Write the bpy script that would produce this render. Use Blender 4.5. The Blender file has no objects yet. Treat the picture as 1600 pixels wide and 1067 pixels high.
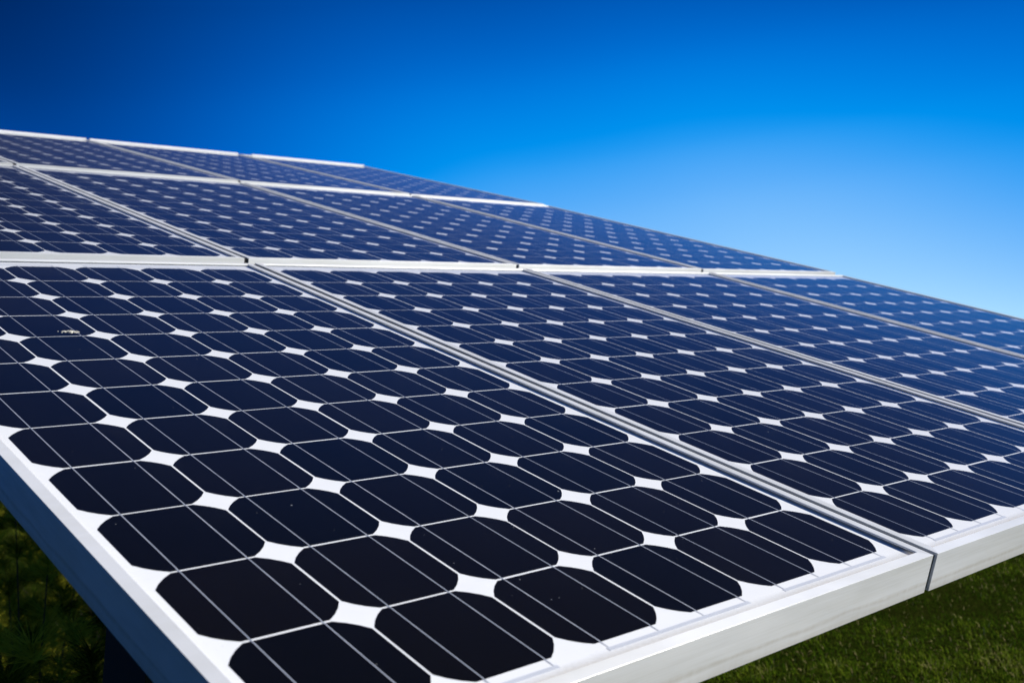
import bpy, math, random
import numpy as np
from mathutils import Matrix, Vector

random.seed(7)
rng = np.random.default_rng(11)
scene = bpy.context.scene
C = scene.collection
R = math.radians

# ------------------------------------------------------------------ geometry of the place
# Array frame: u along the rows (world +X), v up the slope, n out of the panels.
TILT = R(22.0)
CAM_H = 1.30
CAM_UVN = Vector((-0.72881685, -1.27531568, 0.41542233))       # camera in array coordinates (metres)
CAM_ROT = ((0.74200138, -0.65367768, 0.14879329),              # rows: image right, image down, view direction
           (-0.03173109, -0.25594306, -0.96617094),
           (0.66964699, 0.7121788, -0.21065201))
A3 = Matrix(((1, 0, 0),
             (0, math.cos(TILT), -math.sin(TILT)),
             (0, math.sin(TILT), math.cos(TILT))))
Z0 = CAM_H - (A3 @ CAM_UVN).z                                  # height of the array origin over the lawn
ARRAY = Matrix.Translation((0, 0, Z0)) @ A3.to_4x4()

# ------------------------------------------------------------------ camera
cd = bpy.data.cameras.new('camera'); cam = bpy.data.objects.new('camera', cd); C.objects.link(cam)
right, down, fwd = [A3 @ Vector(r) for r in CAM_ROT]
m = Matrix((right, -down, -fwd)).transposed().to_4x4()
m.translation = ARRAY @ CAM_UVN
cam.matrix_world = m
cd.sensor_width = 36.0; cd.lens = 36.89
cd.clip_start = 0.02; cd.clip_end = 5000
cd.dof.use_dof = True; cd.dof.focus_distance = 1.40; cd.dof.aperture_fstop = 8.5
cd.dof.aperture_blades = 7
scene.camera = cam

# ------------------------------------------------------------------ sky and sun
SUN_UVN = Vector((0.65, -0.41, 0.64)).normalized()
SUN = A3 @ SUN_UVN
SUN_EL = math.asin(SUN.z); SUN_AZ = math.atan2(SUN.x, SUN.y)
world = bpy.data.worlds.new('World'); scene.world = world; world.use_nodes = True
wn = world.node_tree.nodes; wl = world.node_tree.links
for n in list(wn): wn.remove(n)
sky = wn.new('ShaderNodeTexSky'); sky.sky_type = 'NISHITA'; sky.sun_disc = False
sky.sun_elevation = SUN_EL; sky.sun_rotation = SUN_AZ
sky.air_density = 1.0; sky.dust_density = 0.0; sky.ozone_density = 3.0; sky.altitude = 1000
bg = wn.new('ShaderNodeBackground'); bg.inputs['Strength'].default_value = 0.085
wo = wn.new('ShaderNodeOutputWorld')
# deep, polarised blue: the clear sky is graded by height over the horizon and by the angle from the sun
def wnode(kind, **kw):
    n = wn.new(kind)
    for k, v in kw.items(): setattr(n, k, v)
    return n
wdir = wnode('ShaderNodeTexCoord').outputs['Generated']
wsep = wnode('ShaderNodeSeparateXYZ'); wl.new(wdir, wsep.inputs[0])
wramp = wnode('ShaderNodeValToRGB'); wl.new(wsep.outputs[2], wramp.inputs[0])
SKY_K = 2.2
stops = [(0.0, 1.36), (0.07, 1.31), (0.139, 1.36), (0.185, 1.34), (0.235, 1.17), (0.310, 0.78), (0.383, 0.435), (0.643, 0.36), (1.0, 0.30)]
el = wramp.color_ramp.elements
while len(el) < len(stops): el.new(0.5)
wramp.color_ramp.interpolation = 'CARDINAL'
for e_, (p_, c_) in zip(el, stops): e_.position = p_; e_.color = (c_ / SKY_K,) * 3 + (1,)
wdot = wnode('ShaderNodeVectorMath', operation='DOT_PRODUCT'); wl.new(wdir, wdot.inputs[0]); wdot.inputs[1].default_value = SUN
wpol = wnode('ShaderNodeMapRange', interpolation_type='SMOOTHSTEP'); wl.new(wdot.outputs['Value'], wpol.inputs[0])
for i_, v_ in zip((1, 2, 3, 4), (-0.25, 0.10, 0.25 * SKY_K, 1.0 * SKY_K)): wpol.inputs[i_].default_value = v_
wsun = wnode('ShaderNodeMapRange', interpolation_type='SMOOTHSTEP'); wl.new(wdot.outputs['Value'], wsun.inputs[0])
for i_, v_ in zip((1, 2, 3, 4), (0.22, 0.58, 1.0, 0.47)): wsun.inputs[i_].default_value = v_
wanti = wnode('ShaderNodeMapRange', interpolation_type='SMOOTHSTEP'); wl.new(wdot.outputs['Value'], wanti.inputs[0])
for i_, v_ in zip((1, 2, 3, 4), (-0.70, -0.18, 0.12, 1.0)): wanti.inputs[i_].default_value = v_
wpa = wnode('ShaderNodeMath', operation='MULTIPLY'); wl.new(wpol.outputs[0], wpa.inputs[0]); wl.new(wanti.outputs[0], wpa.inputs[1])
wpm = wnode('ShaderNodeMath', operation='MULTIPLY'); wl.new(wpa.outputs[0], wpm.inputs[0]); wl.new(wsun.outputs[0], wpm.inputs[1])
# one brightness drives all three channels: blue fills up first, red only comes in with the pale light low in the sky
UNIT = 0.085 * 2 ** 0.3
def wmath(op, a, b=0.0, c=0.0):
    n = wnode('ShaderNodeMath', operation=op)
    for k_, v_ in enumerate((a, b, c)):
        if isinstance(v_, bpy.types.NodeSocket): wl.new(v_, n.inputs[k_])
        else: n.inputs[k_].default_value = v_
    return n.outputs[0]
wrgb = wnode('ShaderNodeSeparateColor'); wl.new(sky.outputs[0], wrgb.inputs[0])
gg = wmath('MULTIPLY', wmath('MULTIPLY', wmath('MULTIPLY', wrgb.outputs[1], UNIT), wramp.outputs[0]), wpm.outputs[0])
bb = wmath('MULTIPLY', wmath('SUBTRACT', 1.0, wmath('EXPONENT', wmath('MULTIPLY', gg, -6.2))), 1.03)
rr = wmath('SMOOTH_MAX', wmath('MULTIPLY', wmath('SUBTRACT', gg, 0.31), 0.97), 0.0, 0.10)
rr = wmath('MAXIMUM', wmath('SUBTRACT', rr, 0.006), 0.0)
wcol = wnode('ShaderNodeCombineColor')
for k_, v_ in enumerate((rr, gg, bb)): wl.new(wmath('MULTIPLY', v_, 1.0 / UNIT), wcol.inputs[k_])
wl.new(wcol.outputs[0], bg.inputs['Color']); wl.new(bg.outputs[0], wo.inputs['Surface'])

sl = bpy.data.lights.new('sun', 'SUN'); sl.energy = 5.0; sl.angle = R(0.53); sl.color = (1.0, 0.955, 0.88)
so = bpy.data.objects.new('sun', sl); C.objects.link(so)
so.rotation_euler = (-SUN).to_track_quat('-Z', 'Y').to_euler(); so.location = SUN * 30

scene.view_settings.view_transform = 'Standard'
scene.view_settings.look = 'None'
scene.view_settings.gamma = 1.0
scene.view_settings.exposure = 0.3
scene.cycles.use_denoising = True
scene.cycles.max_bounces = 8
scene.cycles.transparent_max_bounces = 12
scene.cycles.caustics_reflective = False
scene.cycles.caustics_refractive = False

# ------------------------------------------------------------------ material helpers
class Mat:
    def __init__(self, name):
        self.m = bpy.data.materials.new(name); self.m.use_nodes = True
        self.t = self.m.node_tree; self.n = self.t.nodes; self.l = self.t.links
        for n in list(self.n): self.n.remove(n)
        self.out = self.n.new('ShaderNodeOutputMaterial')
    def node(self, kind, **kw):
        n = self.n.new(kind)
        for k, v in kw.items():
            if k.startswith('i_'):
                key = k[2:].replace('_', ' ')
                s = n.inputs[int(key)] if key.isdigit() else n.inputs[key]
                if hasattr(v, 'is_output') or isinstance(v, bpy.types.NodeSocket): self.l.new(v, s)
                else: s.default_value = v
            else: setattr(n, k, v)
        return n
    def math(self, op, a, b=0.0, c=0.0, clamp=False):
        n = self.n.new('ShaderNodeMath'); n.operation = op; n.use_clamp = clamp
        for i, v in enumerate((a, b, c)):
            if isinstance(v, bpy.types.NodeSocket): self.l.new(v, n.inputs[i])
            else: n.inputs[i].default_value = v
        return n.outputs[0]
    def mix(self, f, a, b):
        n = self.n.new('ShaderNodeMix'); n.data_type = 'RGBA'
        for s, v in ((n.inputs[0], f), (n.inputs[6], a), (n.inputs[7], b)):
            if isinstance(v, bpy.types.NodeSocket): self.l.new(v, s)
            else: s.default_value = v if not isinstance(v, tuple) else (*v, 1)
        return n.outputs[2]
    def ramp(self, f, stops):
        n = self.n.new('ShaderNodeValToRGB'); self.l.new(f, n.inputs[0])
        e = n.color_ramp.elements
        while len(e) < len(stops): e.new(0.5)
        for el, (p, c) in zip(e, stops):
            el.position = p; el.color = (c, c, c, 1) if not isinstance(c, tuple) else (*c, 1)
        return n.outputs[0]
    def obj_coord(self): return self.n.new('ShaderNodeTexCoord').outputs['Object']
    def scaled(self, vec, s):
        n = self.n.new('ShaderNodeMapping'); n.inputs['Scale'].default_value = s; self.l.new(vec, n.inputs[0]); return n.outputs[0]
    def noise(self, vec, scale, detail=3, rough=0.5):
        n = self.n.new('ShaderNodeTexNoise'); n.inputs['Scale'].default_value = scale
        n.inputs['Detail'].default_value = detail; n.inputs['Roughness'].default_value = rough
        self.l.new(vec, n.inputs['Vector']); return n.outputs['Fac']
    def xyz(self, vec):
        n = self.n.new('ShaderNodeSeparateXYZ'); self.l.new(vec, n.inputs[0]); return n.outputs
    def surf(self, s): self.l.new(s, self.out.inputs['Surface']); return self.m
    def bsdf(self, **kw):
        return self.node('ShaderNodeBsdfPrincipled', **{'i_' + k: v for k, v in kw.items()})

# panel measures (metres)
P = 0.1275                       # cell pitch
NU, NV = 6, 12
PITCH_U, PITCH_V = 0.82464, 1.64419
PW = 0.8136                      # module width
MB, MT = 0.0405, 0.0450          # backsheet + frame below and above the cells
PH = NV * P + MB + MT
LIP_W, GLASS_Z, LIP_Z, FR_BOT = 0.0135, 0.0032, 0.0053, -0.0410

def mat_frame(grain, metal, aniso):
    M = Mat('anodised_aluminium')
    oc = M.obj_coord(); x, y, z = M.xyz(oc)
    n1 = M.noise(M.scaled(oc, (14, 14, 60)), 1.0, 4)
    # grime that rain leaves along the lower half of the outer faces and in thin runs
    run = M.noise(M.scaled(oc, (120, 120, 9)), 1.0, 3)
    wav = M.math('ADD', z, M.math('MULTIPLY', M.math('SUBTRACT', n1, 0.5), 0.010))
    line = M.math('SUBTRACT', 1.0, M.math('MULTIPLY', M.math('ABSOLUTE', M.math('ADD', wav, 0.0285)), 260), clamp=True)
    low = M.math('MULTIPLY', M.math('SUBTRACT', -0.028, wav), 90, clamp=True)
    dirt = M.math('ADD', M.math('MULTIPLY', line, 0.8), M.math('MULTIPLY', low, 0.55), clamp=True)
    dirt = M.math('MULTIPLY', dirt, M.math('MULTIPLY', M.math('ADD', run, 0.25), 0.75), clamp=True)
    base = M.mix(n1, (0.80, 0.82, 0.82), (0.85, 0.86, 0.855))
    stain = M.ramp(M.noise(M.scaled(oc, (2.5, 9, 40)), 1.0, 5, 0.65), [(0.42, 0.0), (0.75, 1.0)])
    hair = M.ramp(M.noise(M.scaled(oc, (3, 3, 900)), 1.0, 2), [(0.35, 0.0), (0.7, 1.0)])
    base = M.mix(M.math('ADD', M.math('MULTIPLY', stain, 0.45), M.math('MULTIPLY', hair, 0.18)), base, (0.54, 0.54, 0.48))
    col = M.mix(dirt, base, (0.40, 0.36, 0.27))
    rough = M.math('ADD', 0.40, M.math('MULTIPLY', n1, 0.05))
    met = M.math('SUBTRACT', metal, M.math('MULTIPLY', dirt, metal), clamp=True)
    b = M.bsdf(Base_Color=col, Metallic=met, Roughness=rough, Anisotropic=aniso)
    # die lines run along the extrusion: the sheen spreads across them
    gv = M.node('ShaderNodeCombineXYZ', i_X=grain[0], i_Y=grain[1], i_Z=grain[2])
    vt = M.node('ShaderNodeVectorTransform', vector_type='VECTOR', convert_from='OBJECT', convert_to='WORLD'); M.l.new(gv.outputs[0], vt.inputs[0])
    cr = M.node('ShaderNodeVectorMath', operation='CROSS_PRODUCT'); M.l.new(M.node('ShaderNodeNewGeometry').outputs['Normal'], cr.inputs[0]); M.l.new(vt.outputs[0], cr.inputs[1])
    M.l.new(cr.outputs[0], b.inputs['Tangent'])
    return M.surf(b.outputs[0])

def mat_cell():
    M = Mat('mono_silicon')
    oc = M.obj_coord(); x, y, z = M.xyz(oc)
    rnd = M.node('ShaderNodeObjectInfo').outputs['Random']
    base = M.mix(rnd, (0.0003, 0.0005, 0.0014), (0.0030, 0.0020, 0.0016))
    cloud = M.noise(oc, 9, 2)
    base = M.mix(M.math('MULTIPLY', cloud, 0.5), base, (0.0004, 0.0006, 0.0013))
    # silver grid fingers, 2.5 mm apart, across the ribbons
    fr = M.math('FRACT', M.math('MULTIPLY', y, 1 / 0.0025))
    fin = M.math('LESS_THAN', M.math('ABSOLUTE', M.math('SUBTRACT', fr, 0.5)), 0.055)
    # bare rim of the wafer, no fingers
    col = M.mix(M.math('MULTIPLY', fin, 0.11), base, (0.14, 0.15, 0.18))
    b = M.bsdf(Base_Color=col, Roughness=0.5)
    b.inputs['Specular IOR Level'].default_value = 0.03
    return M.surf(b.outputs[0])

def mat_backsheet():
    M = Mat('white_backsheet')
    n = M.noise(M.obj_coord(), 40, 3)
    b = M.bsdf(Base_Color=M.mix(n, (0.76, 0.77, 0.79), (0.82, 0.83, 0.84)), Roughness=0.6)
    b.inputs['Specular IOR Level'].default_value = 0.1
    return M.surf(b.outputs[0])

def mat_ribbon():
    M = Mat('tinned_ribbon')
    oc = M.obj_coord()
    n = M.noise(M.scaled(oc, (300, 45, 300)), 1.0, 3)
    b = M.bsdf(Base_Color=M.mix(M.math('MULTIPLY', n, M.math('ADD', 0.6, M.math('MULTIPLY', M.node('ShaderNodeObjectInfo').outputs['Random'], 0.8))), (0.26, 0.31, 0.38), (0.84, 0.86, 0.90)), Metallic=0.5, Roughness=0.42)
    bump = M.node('ShaderNodeBump', i_Strength=0.35, i_Distance=0.0008, i_Height=n)
    M.l.new(bump.outputs[0], b.inputs['Normal'])
    return M.surf(b.outputs[0])

def mat_connector():
    M = Mat('bus_connector')
    oc = M.obj_coord()
    n = M.noise(M.scaled(oc, (30, 300, 300)), 1.0, 3)
    b = M.bsdf(Base_Color=M.mix(n, (0.58, 0.61, 0.68), (0.72, 0.75, 0.80)), Metallic=0.2, Roughness=0.5)
    return M.surf(b.outputs[0])

def mat_glass():
    M = Mat('panel_glass')
    oc = M.obj_coord(); x, y, z = M.xyz(oc)
    fac = M.node('ShaderNodeLayerWeight', i_Blend=0.5).outputs['Facing']        # the same from both sides of the pane
    refl = M.math('ADD', 0.002, M.math('MULTIPLY', M.math('POWER', fac, 6.2), 0.95), clamp=True)
    gl = M.node('ShaderNodeBsdfGlossy', i_Color=(1, 1, 1, 1), i_Roughness=0.04)
    tr = M.node('ShaderNodeBsdfTransparent', i_Color=(0.985, 0.99, 0.99, 1))
    glass = M.node('ShaderNodeMixShader')
    M.l.new(refl, glass.inputs[0]); M.l.new(tr.outputs[0], glass.inputs[1]); M.l.new(gl.outputs[0], glass.inputs[2])
    # silt washed down against the lower rail, thin dust film and scattered specks
    big = M.noise(M.scaled(oc, (7, 30, 1)), 1.0, 4, 0.6)
    fine = M.noise(oc, 260, 3, 0.6)
    yy = M.math('ADD', y, M.math('MULTIPLY', M.math('SUBTRACT', big, 0.5), 0.010))
    silt = M.math('MULTIPLY', M.math('SUBTRACT', -PH / 2 + 0.0275, yy), 60, clamp=True)
    silt = M.math('MULTIPLY', silt, M.math('ADD', 0.15, M.math('MULTIPLY', fine, 0.55)), clamp=True)
    cosv = M.math('SUBTRACT', 1.0, fac)                      # a dust film hides more the flatter one looks along it
    film = M.math('DIVIDE', M.math('MULTIPLY', M.noise(oc, 5, 5, 0.65), 0.0008), M.math('ADD', M.math('MULTIPLY', cosv, cosv), 0.005))
    vo = M.node('ShaderNodeTexVoronoi', i_Scale=26.0, i_Randomness=1.0); M.l.new(oc, vo.inputs['Vector'])
    cellrnd = M.xyz(vo.outputs['Color'])[0]
    size = M.math('MULTIPLY', M.math('POWER', cellrnd, 5.0), 0.040)
    speck = M.math('LESS_THAN', vo.outputs['Distance'], size)
    vo2 = M.node('ShaderNodeTexVoronoi', i_Scale=95.0, i_Randomness=1.0); M.l.new(oc, vo2.inputs['Vector'])
    sz2 = M.math('MULTIPLY', M.math('POWER', M.xyz(vo2.outputs['Color'])[1], 6.0), 0.075)
    speck2 = M.math('MULTIPLY', M.math('LESS_THAN', vo2.outputs['Distance'], sz2), 0.35)
    dirt = M.math('MAXIMUM', silt, M.math('MAXIMUM', film, M.math('MAXIMUM', M.math('MULTIPLY', speck, 0.45), speck2)))
    df = M.node('ShaderNodeBsdfDiffuse', i_Color=M.mix(M.math('MULTIPLY', silt, 3.0, clamp=True), (0.45, 0.48, 0.51), (0.52, 0.47, 0.38)))
    mx = M.node('ShaderNodeMixShader')
    M.l.new(dirt, mx.inputs[0]); M.l.new(glass.outputs[0], mx.inputs[1]); M.l.new(df.outputs[0], mx.inputs[2])
    return M.surf(mx.outputs[0])

def mat_simple(name, a, b, scale, rough=0.6, metal=0.0):
    M = Mat(name); n = M.noise(M.obj_coord(), scale, 4, 0.6)
    return M.surf(M.bsdf(Base_Color=M.mix(n, a, b), Roughness=rough, Metallic=metal).outputs[0])

def mat_lawn():
    M = Mat('lawn_soil')
    oc = M.obj_coord()
    n = M.noise(oc, 1.3, 5, 0.6); n2 = M.noise(oc, 38, 4, 0.7)
    c = M.mix(n, (0.014, 0.026, 0.002), (0.032, 0.044, 0.005))
    c = M.mix(M.math('MULTIPLY', n2, 0.6), c, (0.020, 0.014, 0.005))
    b = M.bsdf(Base_Color=c, Roughness=0.95); b.inputs['Specular IOR Level'].default_value = 0.0
    bump = M.node('ShaderNodeBump', i_Strength=0.8, i_Distance=0.03, i_Height=n2)
    M.l.new(bump.outputs[0], b.inputs['Normal'])
    return M.surf(b.outputs[0])

def mat_leaf(name, attr_cols):
    M = Mat(name)
    a = M.node('ShaderNodeAttribute', attribute_name='tone').outputs['Fac']
    c = M.ramp(a, attr_cols)
    d = M.node('ShaderNodeBsdfPrincipled', i_Roughness=0.55); M.l.new(c, d.inputs['Base Color'])
    d.inputs['Specular IOR Level'].default_value = 0.0
    t = M.node('ShaderNodeBsdfTranslucent'); M.l.new(c, t.inputs['Color'])
    mx = M.node('ShaderNodeMixShader', i_0=0.35)
    M.l.new(d.outputs[0], mx.inputs[1]); M.l.new(t.outputs[0], mx.inputs[2])
    return M.surf(mx.outputs[0])

FRAME_U = mat_frame((1, 0, 0), 0.42, 0.70); FRAME_V = mat_frame((0, 1, 0), 0.26, 0.30); CELL = mat_cell(); BACK = mat_backsheet(); RIB = mat_ribbon(); CON = mat_connector(); GLASS = mat_glass()
LAWN = mat_lawn()
STEEL = mat_simple('galvanised_steel', (0.16, 0.165, 0.17), (0.26, 0.265, 0.27), 30, 0.55, 0.6)
DARKSTEEL = mat_simple('black_painted_steel', (0.012, 0.012, 0.012), (0.022, 0.021, 0.019), 25, 0.6)
GAP_BLACK = mat_simple('gap_shade_black', (0.006, 0.0065, 0.007), (0.014, 0.014, 0.014), 60, 0.8)  # near-black that stands in for the shade down between neighbouring modules
CONC = mat_simple('concrete', (0.28, 0.27, 0.25), (0.40, 0.39, 0.36), 18, 0.9)
BARK = mat_simple('bark', (0.022, 0.017, 0.011), (0.045, 0.034, 0.022), 40, 0.9)
DROP = mat_simple('dried_dropping', (0.34, 0.31, 0.24), (0.66, 0.64, 0.56), 420, 0.85)
WHITE = mat_simple('white_strip', (0.74, 0.74, 0.74), (0.82, 0.82, 0.82), 40, 0.5)
BLADE = mat_leaf('grass_blade', [(0.0, (0.016, 0.036, 0.002)), (0.45, (0.054, 0.110, 0.006)), (0.85, (0.18, 0.24, 0.016)), (1.0, (0.34, 0.30, 0.12))])
NEEDLE = mat_leaf('pine_needle', [(0.0, (0.030, 0.042, 0.006)), (0.6, (0.15, 0.16, 0.010)), (1.0, (0.42, 0.40, 0.035))])

# ------------------------------------------------------------------ object helpers
def mesh(name, verts, faces, mat, smooth=False):
    me = bpy.data.meshes.new(name); me.from_pydata([tuple(v) for v in verts], [], faces); me.update()
    if mat: me.materials.append(mat)
    if smooth: me.polygons.foreach_set('use_smooth', [True] * len(me.polygons))
    return me
def obj(name, me, parent=None, loc=(0, 0, 0)):
    o = bpy.data.objects.new(name, me); C.objects.link(o); o.location = loc
    if parent: o.parent = parent
    return o
def tag(o, label=None, cat=None, group=None, kind=None):
    for k, v in (('label', label), ('category', cat), ('group', group), ('kind', kind)):
        if v: o[k] = v
    return o
def box_data(x0, x1, y0, y1, z0, z1, off=0):
    v = [(x0, y0, z0), (x1, y0, z0), (x1, y1, z0), (x0, y1, z0), (x0, y0, z1), (x1, y0, z1), (x1, y1, z1), (x0, y1, z1)]
    f = [(3, 2, 1, 0), (4, 5, 6, 7), (0, 1, 5, 4), (1, 2, 6, 5), (2, 3, 7, 6), (3, 0, 4, 7)]
    return v, [tuple(i + off for i in q) for q in f]
def extrude(profile, length, frame_fn):
    """profile: closed list of (d, z); frame_fn(d, z, end) -> point; end is -1 or 1"""
    n = len(profile); v = [frame_fn(d, z, -1) for d, z in profile] + [frame_fn(d, z, 1) for d, z in profile]
    f = [(i, (i + 1) % n, n + (i + 1) % n, n + i) for i in range(n)] + [tuple(range(n))[::-1], tuple(range(n, 2 * n))]
    return v, f

# ------------------------------------------------------------------ ground
bpy_ground = []
S = 2500.0
g = obj('ground', mesh('ground', [(-S, -S, 0), (S, -S, 0), (S, S, 0), (-S, S, 0)], [(0, 1, 2, 3)], LAWN)); tag(g, kind='structure')

# ------------------------------------------------------------------ one module, its meshes shared by all
def rail_profile():
    c = 0.0001
    return [(0, FR_BOT + c), (0, LIP_Z - c), (c, LIP_Z), (LIP_W - 0.0005, LIP_Z), (LIP_W, LIP_Z - 0.0005), (LIP_W, GLASS_Z + 0.0001),
            (0.0022, GLASS_Z + 0.0001), (0.0022, FR_BOT + 0.002), (0.024, FR_BOT + 0.002), (0.024, FR_BOT), (c, FR_BOT)]
def rail(side):
    hx, hy = PW / 2, PH / 2
    if side == 'front': fn = lambda d, z, e: (e * (hx - d), -hy + d, z)
    if side == 'back': fn = lambda d, z, e: (-e * (hx - d), hy - d, z)
    if side == 'left': fn = lambda d, z, e: (-hx + d, -e * (hy - d), z)
    if side == 'right': fn = lambda d, z, e: (hx - d, e * (hy - d), z)
    v, f = extrude(rail_profile(), 0, fn)
    me = mesh('frame_rail', v, f, FRAME_U if side in ('front', 'back') else FRAME_V)
    return me
YC = (MB - MT) / 2                                     # centre of the cell field in module coordinates
def cell_mesh():
    h, r = 0.0625, 0.0738
    s = math.sqrt(r * r - h * h); a0 = math.atan2(s, h); pts = []
    for q in range(4):
        for k in range(4):
            a = a0 + (math.pi / 2 - 2 * a0) * k / 3 + q * math.pi / 2
            pts.append((r * math.cos(a), r * math.sin(a)))
    n = len(pts)
    v = [(x, y, 0.0) for x, y in pts] + [(x, y, -0.00012) for x, y in pts]
    f = [tuple(range(n))] + [(i, n + i, n + (i + 1) % n, (i + 1) % n) for i in range(n)]
    return mesh('solar_cell', v, f, CELL)
def slab(name, w, l, z0, z1, mat):
    v, f = box_data(-w / 2, w / 2, -l / 2, l / 2, z0, z1)
    return mesh(name, v, f, mat)
ME_RAIL = {s: rail(s) for s in ('front', 'back', 'left', 'right')}
ME_CELL = cell_mesh()
ix, iy = PW / 2 - 0.0023, PH / 2 - 0.0023
v, f = box_data(-ix, ix, -iy, iy, -0.0014, -0.00016); ME_BACK = mesh('backsheet', v, f, BACK)
v, f = box_data(-ix, ix, -iy, iy, 0.0008, GLASS_Z); ME_GLASS = mesh('glass_pane', v, [q for q in f[1:]], GLASS)
def ribbon_mesh():
    # one tinned ribbon runs the length of a string, a hair above the cells, dipping at every joint
    L0, L1 = -NV * P / 2 - 0.010, NV * P / 2 + 0.010
    w = 0.00065; v = []; f = []
    ys = [L0]
    for k in range(NV):
        c = -NV * P / 2 + (k + 0.5) * P
        ys += [c - 0.0620, c - 0.0595, c + 0.0595, c + 0.0620]
    ys.append(L1)
    for i, y in enumerate(ys):
        z = 0.00045 if (i % 4) in (2, 3) else 0.00020
        if i in (0, len(ys) - 1): z = 0.0
        v += [(-w, y, z), (w, y, z)]
    for i in range(len(ys) - 1): f.append((2 * i, 2 * i + 1, 2 * i + 3, 2 * i + 2))
    return mesh('busbar_ribbon', v, f, RIB)
ME_RIB = ribbon_mesh()
ME_CON = slab('connector_ribbon', P * 1.5 + 0.006, 0.0046, -0.0001, 0.0002, CON)
ME_CONS = slab('connector_ribbon', P * 0.5 + 0.006, 0.0046, -0.0001, 0.0002, CON)
v, f = box_data(-PW / 2 + 0.004, PW / 2 - 0.004, -0.006, 0.006, 0, 0.0065); ME_STRIP = mesh('edge_strip', v, f, WHITE)
v, f = box_data(-PW / 2 + 0.070, PW / 2, -0.006, 0.006, 0, 0.0065); ME_STRIP_S = mesh('edge_strip', v, f, WHITE)

v, f = box_data(-(PITCH_U - PW) / 2, (PITCH_U - PW) / 2 - 0.001, -PH / 2 + 0.003, PH / 2 - 0.003, -0.038, LIP_Z - 0.0030); ME_GAP_SHADE = mesh('gap_shade_strip', v, f, GAP_BLACK)  # added strip, its black painted in as the darkness of the open gap
# rows of the array: each sits at its own slight angle (cell-field bottom in v, n offset, angle)
a1, a2 = -0.00719389, -0.0199
ROWS = [(-6 * P, 0.0, 0.0), (-6 * P + PITCH_V, 0.0048, a1),
        (-6 * P + PITCH_V + PITCH_V * math.cos(a1), 0.0048 + PITCH_V * math.sin(a1) + 0.0026, a2)]
ROWN = ['bottom', 'middle', 'top']
COLN = ['outermost at the shrub end', 'second from the shrub end', 'third from the shrub end', 'outermost at the open lawn end']
row_matrix = []
panels = {}
for r, (v0, n0, ang) in enumerate(ROWS):
    rm = ARRAY @ Matrix.Translation((0, v0, n0)) @ Matrix.Rotation(ang, 4, 'X')
    row_matrix.append(rm)
    for c in range(4):
        jit = Matrix.Rotation(R(random.uniform(-0.06, 0.06)), 4, 'X') @ Matrix.Rotation(R(random.uniform(-0.05, 0.05)), 4, 'Y')
        if r == 0 and c == 0: jit = Matrix.Identity(4)
        p = bpy.data.objects.new('solar_panel', None); C.objects.link(p); p.empty_display_size = 0.1
        p.matrix_world = rm @ Matrix.Translation((c * PITCH_U, 6 * P - YC, 0)) @ jit
        tag(p, f'dark blue-black framed solar panel in the {ROWN[r]} row, {COLN[c]}', 'solar panel', 'solar panels of the tilted array')
        panels[r, c] = p
        obj('backsheet', ME_BACK, p)
        for s in ('front', 'back', 'left', 'right'): obj('frame_rail', ME_RAIL[s], p)
        for i in range(NU):
            cx = (i - 2.5) * P
            for k in range(NV):
                q = obj('solar_cell', ME_CELL, p, (cx + random.gauss(0, 0.00025), YC + (k - 5.5) * P + random.gauss(0, 0.0002), 0))
                q.rotation_euler.z = random.gauss(0, 0.0016)
            for s in (-1, 1): obj('busbar_ribbon', ME_RIB, p, (cx + s * P / 4, YC, 0))
        for i in range(3): obj('connector_ribbon', ME_CON, p, ((2 * i - 2) * P, YC - NV * P / 2 - 0.011, 0))
        for i in range(2): obj('connector_ribbon', ME_CON, p, ((2 * i - 1) * P, YC + NV * P / 2 + 0.011, 0))
        for s in (-1, 1): obj('connector_ribbon', ME_CONS, p, (s * 2.5 * P, YC + NV * P / 2 + 0.011, 0))
        obj('glass_pane', ME_GLASS, p)
        if c: obj('gap_shade_strip', ME_GAP_SHADE, p, (-PITCH_U / 2 + 0.0004, 0, 0))
        if r == 2: obj('edge_strip', ME_STRIP_S if c == 3 else ME_STRIP, p, (0, PH / 2 - 0.0075, LIP_Z))

# ------------------------------------------------------------------ rack that carries the modules
rack = bpy.data.objects.new('mounting_rack', None); C.objects.link(rack); rack.location = (1.24, 1.5, 0)
tag(rack, 'steel rack of rails and dark posts beneath the tilted solar panels', 'mounting rack')
bpy.context.view_layer.update()
def rack_part(name, me, mw):
    o = bpy.data.objects.new(name, me); C.objects.link(o); o.parent = rack
    o.matrix_parent_inverse = rack.matrix_world.inverted(); o.matrix_world = mw
    return o
rack.matrix_world = Matrix.Translation((1.24, 1.5, 0))
U0, U1 = -PW / 2 + 0.03, 3 * PITCH_U + PW / 2 - 0.03
v, f = box_data(U0, U1, -0.020, 0.020, FR_BOT - 0.042, FR_BOT - 0.0005); ME_PUR = mesh('purlin', v, f, STEEL)
for r in range(3):
    for q in (0.30, 1.23):
        rack_part('purlin', ME_PUR, row_matrix[r] @ Matrix.Translation((0, q, 0)))
VTOP = ROWS[2][0] + 1.45
RZ = FR_BOT - 0.046
def rafter_mesh():
    pts = [(-0.70, RZ), (ROWS[1][0], RZ), (ROWS[2][0], RZ + ROWS[2][1] - 0.004), (VTOP, RZ + ROWS[2][1] - 0.034)]
    v = []; f = []
    for vv, zz in pts: v += [(-0.025, vv, zz), (0.025, vv, zz), (0.025, vv, zz - 0.08), (-0.025, vv, zz - 0.08)]
    for i in range(3):
        b = 4 * i
        for a in range(4): f.append((b + a, b + (a + 1) % 4, b + 4 + (a + 1) % 4, b + 4 + a))
    f += [(3, 2, 1, 0), (12, 13, 14, 15)]
    return mesh('rafter', v, f, STEEL)
ME_RAF = rafter_mesh()
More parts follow.
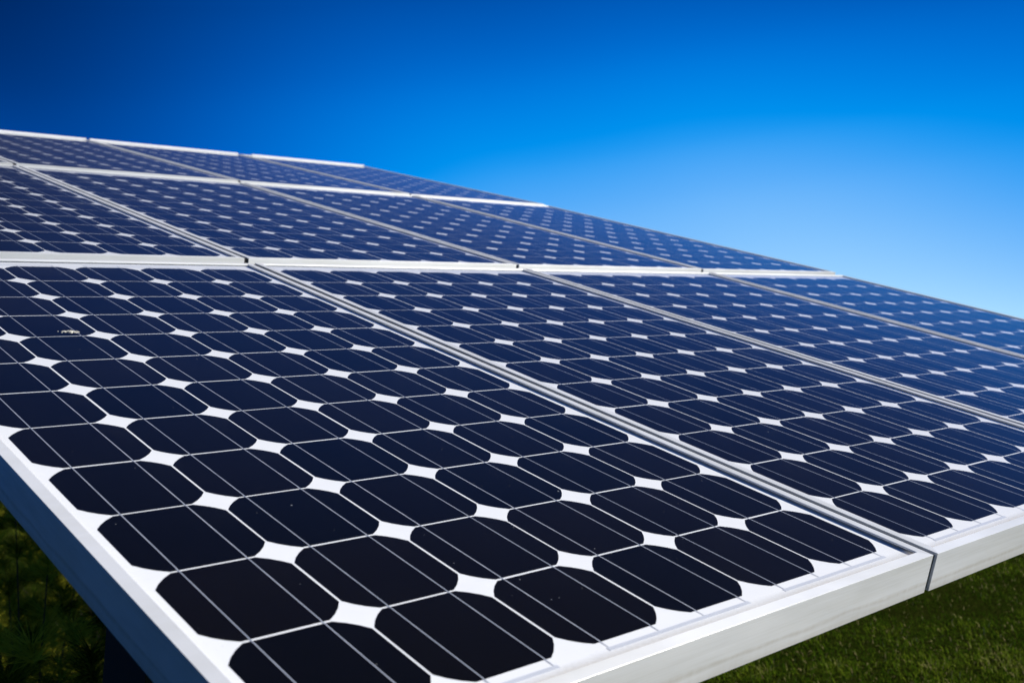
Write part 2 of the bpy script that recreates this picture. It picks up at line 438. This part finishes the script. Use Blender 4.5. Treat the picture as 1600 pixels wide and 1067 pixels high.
for u in (0.02, 1.25, 2.48): rack_part('rafter', ME_RAF, ARRAY @ Matrix.Translation((u, 0, 0)))
def post(u, v, w=0.14):
    # posts stand square to the panels, down into a concrete footing
    top = RZ - 0.081 - (0.04 if v > 1 else 0)
    base = ARRAY @ Vector((u, v, top)); L = base.z / math.cos(TILT) + 0.06
    vv, ff = box_data(-w / 2, w / 2, -w / 2, w / 2, -L, 0)
    o = rack_part('post', mesh('post', vv, ff, DARKSTEEL), ARRAY @ Matrix.Translation((u, v, top)))
    foot = (ARRAY @ Vector((u, v, top - L)))
    n = 20; rad = 0.22
    vs = [(rad * math.cos(2 * math.pi * i / n), rad * math.sin(2 * math.pi * i / n), z) for z in (-0.1, 0.06) for i in range(n)]
    fs = [(i, (i + 1) % n, n + (i + 1) % n, n + i) for i in range(n)] + [tuple(range(n, 2 * n))]
    k = foot - ARRAY @ Vector((u, v, top)); k.normalize()
    gp = foot - k * (0.03 / math.cos(TILT))
    rack_part('footing', mesh('footing', vs, fs, CONC), Matrix.Translation((gp.x, gp.y, 0)))
for u, vv in ((-0.088, 0.02), (1.25, 1.1), (2.48, 2.1), (0.02, 2.9), (1.25, 2.9), (2.48, 3.1)): post(u, vv)

# ------------------------------------------------------------------ bird dropping on the near panel
def dropping():
    vs, fs = [], []
    n = 22
    c = Vector((-0.1715, 0.2680, 0))
    def blob(cx, cy, rx, ry, h):
        b = len(vs)
        for ring, (k, hh) in enumerate(((1.0, 0.0), (0.8, 0.7), (0.45, 1.0))):
            for i in range(n):
                a = 2 * math.pi * i / n
                q = 1 + 0.28 * math.sin(3 * a + cx * 900) + 0.16 * math.sin(7 * a + cy * 700)
                vs.append((cx + rx * k * q * math.cos(a), cy + ry * k * q * math.sin(a), h * hh * (0.8 + 0.4 * random.random())))
        for ring in range(2):
            for i in range(n):
                j = (i + 1) % n; fs.append((b + ring * n + i, b + ring * n + j, b + (ring + 1) * n + j, b + (ring + 1) * n + i))
        fs.append(tuple(b + 2 * n + i for i in range(n)))
    blob(0, 0, 0.0052, 0.0062, 0.0016); blob(0.0055, -0.003, 0.0030, 0.005, 0.0010); blob(-0.008, 0.002, 0.0032, 0.004, 0.001)
    blob(0.0105, -0.001, 0.0018, 0.0060, 0.0006); blob(-0.013, -0.003, 0.0012, 0.0016, 0.0005); blob(-0.016, 0.004, 0.001, 0.0012, 0.0004)
    o = obj('bird_dropping', mesh('bird_dropping', vs, fs, DROP, True))
    o.matrix_world = ARRAY @ Matrix.Translation((c.x, c.y, GLASS_Z))
    tag(o, 'small dried cream bird dropping on the dark glass of a solar panel', 'bird dropping')
dropping()

# ------------------------------------------------------------------ blades and needles (numpy meshes)
def fast_mesh(name, verts, tris, tone, mat):
    me = bpy.data.meshes.new(name)
    me.vertices.add(len(verts)); me.vertices.foreach_set('co', verts.astype(np.float32).ravel())
    n = len(tris); me.loops.add(3 * n); me.loops.foreach_set('vertex_index', tris.astype(np.int32).ravel())
    me.polygons.add(n); me.polygons.foreach_set('loop_start', np.arange(0, 3 * n, 3, dtype=np.int32))
    me.polygons.foreach_set('loop_total', np.full(n, 3, dtype=np.int32))
    me.update(calc_edges=True)
    at = me.attributes.new('tone', 'FLOAT', 'POINT'); at.data.foreach_set('value', tone.astype(np.float32))
    me.materials.append(mat); return me
def blades(base, length, width, lean, tone, fine=True):
    """bent blades: base (n,3), length (n), lean (n) radians"""
    n = len(base); az = rng.uniform(0, 2 * np.pi, n)
    d = np.c_[np.cos(az), np.sin(az), np.zeros(n)]; s = np.c_[-np.sin(az), np.cos(az), np.zeros(n)]
    mid = base + d * (np.sin(lean) * length * 0.5)[:, None]; mid[:, 2] += np.cos(lean) * length * 0.55
    tip = base + d * (np.sin(lean * 1.7) * length)[:, None]; tip[:, 2] += np.maximum(np.cos(lean * 1.7), 0.15) * length
    w = (s.T * width).T
    if fine:
        V = np.stack([base - w, base + w, mid - w * 0.75, mid + w * 0.75, tip], 1).reshape(-1, 3)
        i = np.arange(n)[:, None] * 5
        T = np.concatenate([i + [0, 1, 3], i + [0, 3, 2], i + [2, 3, 4]], 0); k = 5
    else:
        V = np.stack([base - w, base + w, tip], 1).reshape(-1, 3); i = np.arange(n)[:, None] * 3; T = i + [0, 1, 2]; k = 3
    return V, T, np.repeat(tone, k)
def lump(x, y):
    return (np.sin(x * 2.1 + 1.3 * np.sin(y * 1.7)) + np.sin(y * 2.9 + 1.1 * np.sin(x * 2.3 + 1)) + np.sin(x * 7.3 + y * 5.1) * 0.6 + np.sin(x * 11 - y * 13) * 0.5) / 3.1
def grass(name, x0, x1, y0, y1, dens, scale, label, hole=None, fine=True):
    n = int((x1 - x0) * (y1 - y0) * dens)
    x = rng.uniform(x0, x1, n); y = rng.uniform(y0, y1, n)
    if hole is not None:
        k = ~((x > hole[0]) & (x < hole[1]) & (y > hole[2]) & (y < hole[3])); x = x[k]; y = y[k]
    lp = lump(x, y); keep = rng.random(len(x)) < 0.62 + 0.38 * lp; x = x[keep]; y = y[keep]; lp = lp[keep]
    n = len(x); L = scale * rng.uniform(0.5, 1.15, n) * (1 + 0.35 * lp)
    tone = np.clip(0.45 + 0.50 * lp + rng.normal(0, 0.18, n), 0, 0.93); dry = rng.random(n) < 0.05; tone[dry] = 1.0
    V, T, t = blades(np.c_[x, y, np.full(n, -0.004)], L, scale * rng.uniform(0.035, 0.07, n), np.abs(rng.normal(0.62, 0.34, n)), tone, fine)
    o = obj(name, fast_mesh(name, V, T, t, BLADE)); tag(o, label, 'grass', kind='stuff')
NEAR = (1.6, 8.2, -0.6, 4.6)
grass('grass', *NEAR, 7500, 0.040, 'short dense green lawn beside and below the solar panels')
grass('grass', -9, 22, -8, 24, 620, 0.055, 'sparser rough grass of the lawn further out around the solar panels', NEAR, False)

# ------------------------------------------------------------------ low pines under the array
def shrub(x, y, h, w, label, n_tuft=95):
    root = bpy.data.objects.new('dwarf_pine', None); C.objects.link(root); root.location = (x, y, 0)
    tag(root, label, 'shrub', 'low pine shrubs under the solar panels')
    bv, bf = [], []
    tufts = []
    for k in range(n_tuft):
        a = random.uniform(0, 2 * math.pi); el = math.asin(random.uniform(0.05, 1.0)); rr = random.uniform(0.62, 1.0)
        px = math.cos(a) * math.cos(el) * w * rr; py = math.sin(a) * math.cos(el) * w * rr; pz = 0.10 + math.sin(el) * (h - 0.1) * rr
        tufts.append((Vector((px, py, pz)), Vector((px * 0.9, py * 0.9, pz * 0.9 + 0.35 * h)).normalized()))
    # stems from the root to every tuft group
    for i, (p, d) in enumerate(tufts[::9]):
        r0, r1 = 0.006, 0.002
        s = Vector((p.x * 0.15, p.y * 0.15, 0.02 + 0.1 * p.z)); ax = (p - s).normalized(); o1 = ax.orthogonal().normalized(); o2 = ax.cross(o1)
        b = len(bv)
        for q, rad in ((s, r0), (p, r1)):
            for j in range(4): bv.append(q + (o1 * math.cos(j * math.pi / 2) + o2 * math.sin(j * math.pi / 2)) * rad)
        bf += [(b + j, b + (j + 1) % 4, b + 4 + (j + 1) % 4, b + 4 + j) for j in range(4)]
    trunk = obj('trunk', mesh('trunk', bv, bf, BARK), root)
    VV, TT, tn = [], [], []; off = 0
    for p, d in tufts:
        n = 110; L = random.uniform(0.09, 0.15)
        ax = np.array(d)
        t = rng.uniform(0, 1, n)
        base = np.array(p) + np.outer(t - 0.55, ax) * 0.05
        rd = rng.normal(0, 1, (n, 3)); rd -= np.outer(rd @ ax, ax); rd /= np.linalg.norm(rd, axis=1)[:, None]
        dirs = rd * rng.uniform(0.6, 1.0, n)[:, None] + ax * rng.uniform(0.05, 1.0, n)[:, None]; dirs /= np.linalg.norm(dirs, axis=1)[:, None]
        side = np.cross(dirs, rng.normal(0, 1, (n, 3))); side /= np.linalg.norm(side, axis=1)[:, None]
        w_ = 0.0014
        tip = base + dirs * (L * rng.uniform(0.7, 1.1, n))[:, None]
        V = np.stack([base - side * w_, base + side * w_, tip], 1).reshape(-1, 3)
        VV.append(V); TT.append(np.arange(n)[:, None] * 3 + [0, 1, 2] + off); off += 3 * n
        tt = np.clip(rng.normal(0.42, 0.14, n) + random.choice((-0.42, -0.3, 0.2, 0.5, 0.58, 0.58)), 0, 1); tn.append(np.repeat(tt, 3))
    obj('crown', fast_mesh('crown', np.concatenate(VV), np.concatenate(TT), np.concatenate(tn), NEEDLE), root)
SHR = [(0.22, 1.55, 1.05, 0.42, 'bushy low pine shrub just behind the front corner post of the rack', 80),
       (0.72, 1.95, 1.05, 0.45, 'rounded low pine shrub deep in the shade under the middle of the panels', 80),
       (0.42, 2.75, 1.25, 0.55, 'spreading low pine shrub between the front and back corner posts', 110),
       (1.25, 3.40, 1.45, 0.65, 'tall pine shrub near the middle back post of the rack', 140),
       (0.45, 3.95, 1.45, 0.70, 'broad dark pine shrub at the far shrub end of the array', 150),
       (1.65, 5.20, 1.75, 0.95, 'tallest pine shrub standing behind the back edge of the array', 220)]
for a in SHR: shrub(*a)
